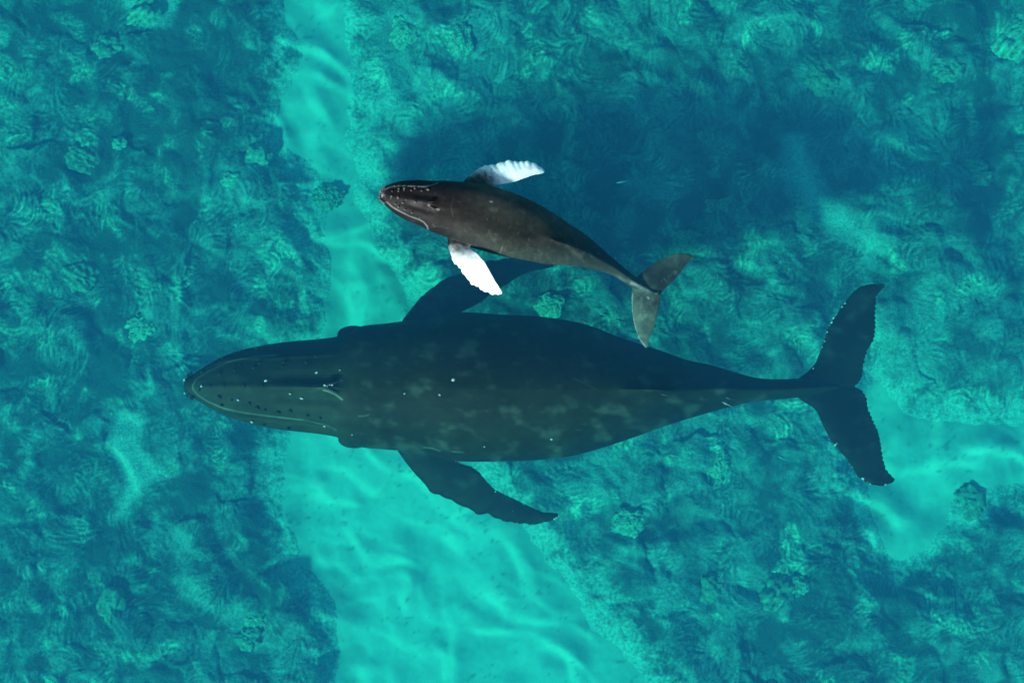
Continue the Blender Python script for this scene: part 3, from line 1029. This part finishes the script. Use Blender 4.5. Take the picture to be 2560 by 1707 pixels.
k = k * (1 + 0.7 * sstep(0.1, 0.6, fbm(co[:, 0] / 0.22, co[:, 1] / 0.18, 4, 805)))
low = sstep(0, 60, np.abs(py - (500 + (px - 1010) * 0.285)))       # greyer along both flanks
k = k * (1 - 0.3 * sstep(1150, 1000, px)) * (1 + 1.9 * low * sstep(1080, 1250, px)) * np.where(kind == "fluke", 1.5 + 1.3 * n1, 1)
pale = np.zeros(len(co))
clips = [[(962, 474), (975, 468), (1000, 465), (1030, 466), (1060, 467), (1080, 463), (1095, 457)],
         [(967, 505), (980, 517), (1000, 529), (1025, 541), (1048, 549), (1060, 556), (1068, 566), (1070, 573)]]
for L in clips:
    pale += up * 0.12 * (1 + 0.5 * n2) * np.exp(-(seg_dist(px, py, L) / 1.5) ** 2)
pale += 0.35 * sstep(966, 950, px) * sstep(-0.25, 0.35, n2) * (kind == "body")
for L, a, wd in [([(1072, 513), (1082, 520), (1097, 524)], 0.3, 2.5), ([(1030, 510), (1050, 512)], 0.06, 6), ([(1128, 608), (1150, 613), (1180, 622)], 0.05, 3.0), ([(1250, 633), (1256, 616)], 0.15, 1.3), ([(1226, 504), (1230, 505)], 0.5, 2.0), ([(1420, 612), (1435, 632), (1450, 640)], 0.05, 7),
                 ([(1580, 707), (1600, 718), (1620, 728)], 0.14, 5.0), ([(1541, 690), (1570, 705), (1590, 712)], 0.12, 4.0), ([(1581, 735), (1580, 780), (1587, 815), (1597, 846), (1618, 872)], 0.22, 1.6),
                 ([(1604, 742), (1604, 760), (1600, 790)], 0.06, 2.0), ([(1640, 733), (1648, 731)], 0.3, 2.0), ([(1619, 743), (1622, 746)], 0.5, 2.0), ([(1722, 655), (1737, 647)], 0.15, 1.6)]:
    pale += up * 0.5 * a * np.exp(-(seg_dist(px, py, L) / wd) ** 2) * np.clip(0.8 + 0.9 * n2, 0, 2)
rs = np.random.RandomState(11)
for i in range(80):
    tt = rs.uniform(0.12, 0.95) ** 1.1
    cx = 1010 + tt * 520; cyc = 505 + tt * 150 + rs.uniform(-55, 60) * (1 - 0.6 * tt)
    L = rs.uniform(2, 9) if i % 8 else rs.uniform(14, 34)
    a_ = rs.choice([0.55, 0.4, -0.9, 1.3, 2.0]) + rs.normal(0, 0.25)
    bend = rs.uniform(-0.12, 0.12) * L
    p3 = [(cx, cyc), (cx + L / 2 * math.cos(a_) - bend * math.sin(a_), cyc + L / 2 * math.sin(a_) + bend * math.cos(a_)), (cx + L * math.cos(a_), cyc + L * math.sin(a_))]
    pale += up * rs.uniform(0.004, 0.03) * np.exp(-(seg_dist(px, py, p3) / rs.uniform(0.9, 1.3)) ** 2)
for i in range(26):   # on the tail
    cx = rs.uniform(1590, 1700); cyc = 745 - (cx - 1590) * 0.7 + rs.uniform(-30, 80) * (cx < 1640)
    L = rs.uniform(3, 14); a_ = rs.uniform(0, 3.1)
    pale += up * rs.uniform(0.006, 0.04) * np.exp(-(seg_dist(px, py, [(cx, cyc), (cx + L * math.cos(a_), cyc + L * math.sin(a_))]) / 1.0) ** 2)
hd_ = sstep(1300, 1000, px)
c_ = np.stack([k * (0.95 + 0.25 * hd_) + pale, k * (1.10 - 0.12 * hd_) + pale, k * (0.86 + 0.08 * hd_) + pale * 0.97], -1)
wl = np.where(kind == "flipper_low", sstep(0.10, 0.34, along + 0.10 * n1 + 0.05 * n2), 0)
wu = np.where(kind == "flipper_up", sstep(0.18, 0.40, along + 0.14 * n1 + 0.05 * n2 - 0.0009 * (py - 430)), 0)
wt = np.clip(wl + wu, 0, 1)[:, None]
n3 = fbm(co[:, 0] / 0.12, co[:, 1] / 0.2, 3, 803)[:, None]
c_ = c_ * (1 - wt) + np.array([0.84, 0.85, 0.84]) * wt * (1 - 0.30 * sstep(0.1, 0.6, n3))
for p3 in [[(1212, 430), (1217, 441)], [(1222, 442), (1229, 444)], [(1228, 420), (1230, 426)]]:
    c_ *= (1 - 0.85 * np.exp(-(seg_dist(px, py, p3) / 1.3) ** 2))[:, None]
set_col(me, np.clip(c_, 0.005, 0.9))
calf = empty("humpback_calf", at(1250, 560, -1.1))
tag(calf, "small humpback calf with bright white flippers at the surface above the adult whale", "whale calf")
shift(calf, me)
link("body", me, M_SKIN_CALF, calf)
kd2 = flat_kd(co)
tcm = [knob_mesh("tubercle", 0.020, 0.02, M_TUB_C, i + 5) for i in range(3)]
TUB_C = [(960, 468), (986, 465), (997, 472), (1011, 471), (996, 478), (1010, 475), (1028, 476), (1037, 471), (1054, 477), (1070, 474), (980, 478), (979, 491), (977, 496), (995, 494), (1015, 499), (1038, 505), (1007, 507),
         (989, 509), (996, 517), (1013, 524), (1030, 532), (1050, 543), (952, 475), (949, 484), (948, 493), (951, 500), (956, 505)]
for i, (x, y) in enumerate(TUB_C):
    put_on(calf, "tubercle", tcm[i % 3], co, nr, kd2, x, y, 0.0, 0.003, random.uniform(0.7, 1.1))
nostrils(calf, co, nr, kd2, [(1078, 505, 6), (1083, 520, -34)], 0.15, 0.035, 0.0)


# ------------------------------------------------------------------ fish
def fish_mesh(length, mat, bend):
    """a slender fish seen from above: body, forked tail, dorsal and pectoral fins in one skin"""
    bm = bmesh.new()
    st = [(0.0, .004, .004), (0.06, .035, .04), (0.2, .06, .075), (0.4, .065, .085), (0.62, .045, .06), (0.8, .02, .03), (0.88, .012, .025), (0.96, .008, .07), (1.0, .004, .10)]
    rings = []
    n = 12
    for s, w_, h_ in st:
        c = bend * math.sin(s * 3.0)
        rings.append([bm.verts.new((length * s, length * (c + w_ * math.cos(2 * math.pi * i / n)), length * h_ * math.sin(2 * math.pi * i / n))) for i in range(n)])
    for a, b in zip(rings[:-1], rings[1:]):
        for i in range(n):
            bm.faces.new((a[i], a[(i + 1) % n], b[(i + 1) % n], b[i]))
    bm.faces.new(rings[0][::-1]); bm.faces.new(rings[-1])

    def fin(p):
        vs_ = [bm.verts.new((length * x, length * (y + bend * math.sin(x * 3.0)), length * z)) for x, y, z in p]
        vt = [bm.verts.new((v.co.x, v.co.y + 0.006 * length, v.co.z + 0.006 * length)) for v in vs_]
        m_ = len(vs_)
        bm.faces.new(vs_); bm.faces.new(vt[::-1])
        for i in range(m_):
            bm.faces.new((vs_[i], vt[i], vt[(i + 1) % m_], vs_[(i + 1) % m_]))
    fin([(0.35, 0, .07), (0.45, 0, .14), (0.6, 0, .11), (0.7, 0, .04)])
    fin([(0.24, .05, -.02), (0.34, .13, -.03), (0.38, .10, -.03), (0.3, .045, -.02)])
    fin([(0.24, -.05, -.02), (0.34, -.13, -.03), (0.38, -.10, -.03), (0.3, -.045, -.02)])
    bmesh.ops.recalc_face_normals(bm, faces=bm.faces)
    me = bpy.data.meshes.new("fish"); bm.to_mesh(me); bm.free()
    for p in me.polygons: p.use_smooth = True
    me.materials.append(mat)
    return me


FISH = [  # head px, tail px, depth, colour, label
    ((1450, 799), (1480, 808), -2.2, M_FISH_D, "dark slender fish touching the upper edge of the adult whale's back"),
    ((1497, 788), (1519, 792), -2.6, M_FISH_D, "dark slender fish just left of the calf's hanging tail fluke, lower of two close together"),
    ((1506, 783), (1530, 785), -2.7, M_FISH_D, "dark slender fish just left of the calf's hanging tail fluke, upper of two close together"),
    ((1540, 797), (1571, 806), -3.0, M_FISH_P, "pale slender fish beside the calf's hanging tail fluke"),
    ((1652, 985), (1680, 989), -1.55, M_FISH_D, "dark fish lying right at the adult whale's dorsal fin"),
    ((1812, 992), (1842, 1001), -1.9, M_FISH_D, "dark slender fish above the lit side of the adult whale's tail stock"),
    ((1805, 1004), (1832, 1018), -2.0, M_FISH_P, "pale slender fish over the lit side of the adult whale's tail stock"),
    ((1672, 1137), (1710, 1143), -4.5, M_FISH_P, "pale grey fish alone over the reef below the adult whale's tail stock"),
    ((1540, 457), (1572, 451), -4.0, M_FISH_P, "pale fish alone over the dark reef to the right of the calf"),
    ((1944, 1139), (1975, 1152), -5.0, M_FISH_P, "faint pale fish over the reef left of the adult whale's lower tail fluke"),
]
for (hx, hy), (tx, ty), z, m, lab in FISH:
    a = Vector(at(hx, hy, z)); b = Vector(at(tx, ty, z))
    o = link("fish", fish_mesh((b - a).length, m, random.uniform(-0.04, 0.04)))
    o.location = a
    d = b - a
    o.rotation_euler = (0, 0, math.atan2(d.y, d.x))
    tag(o, lab, "fish", "slender fish around the whales")
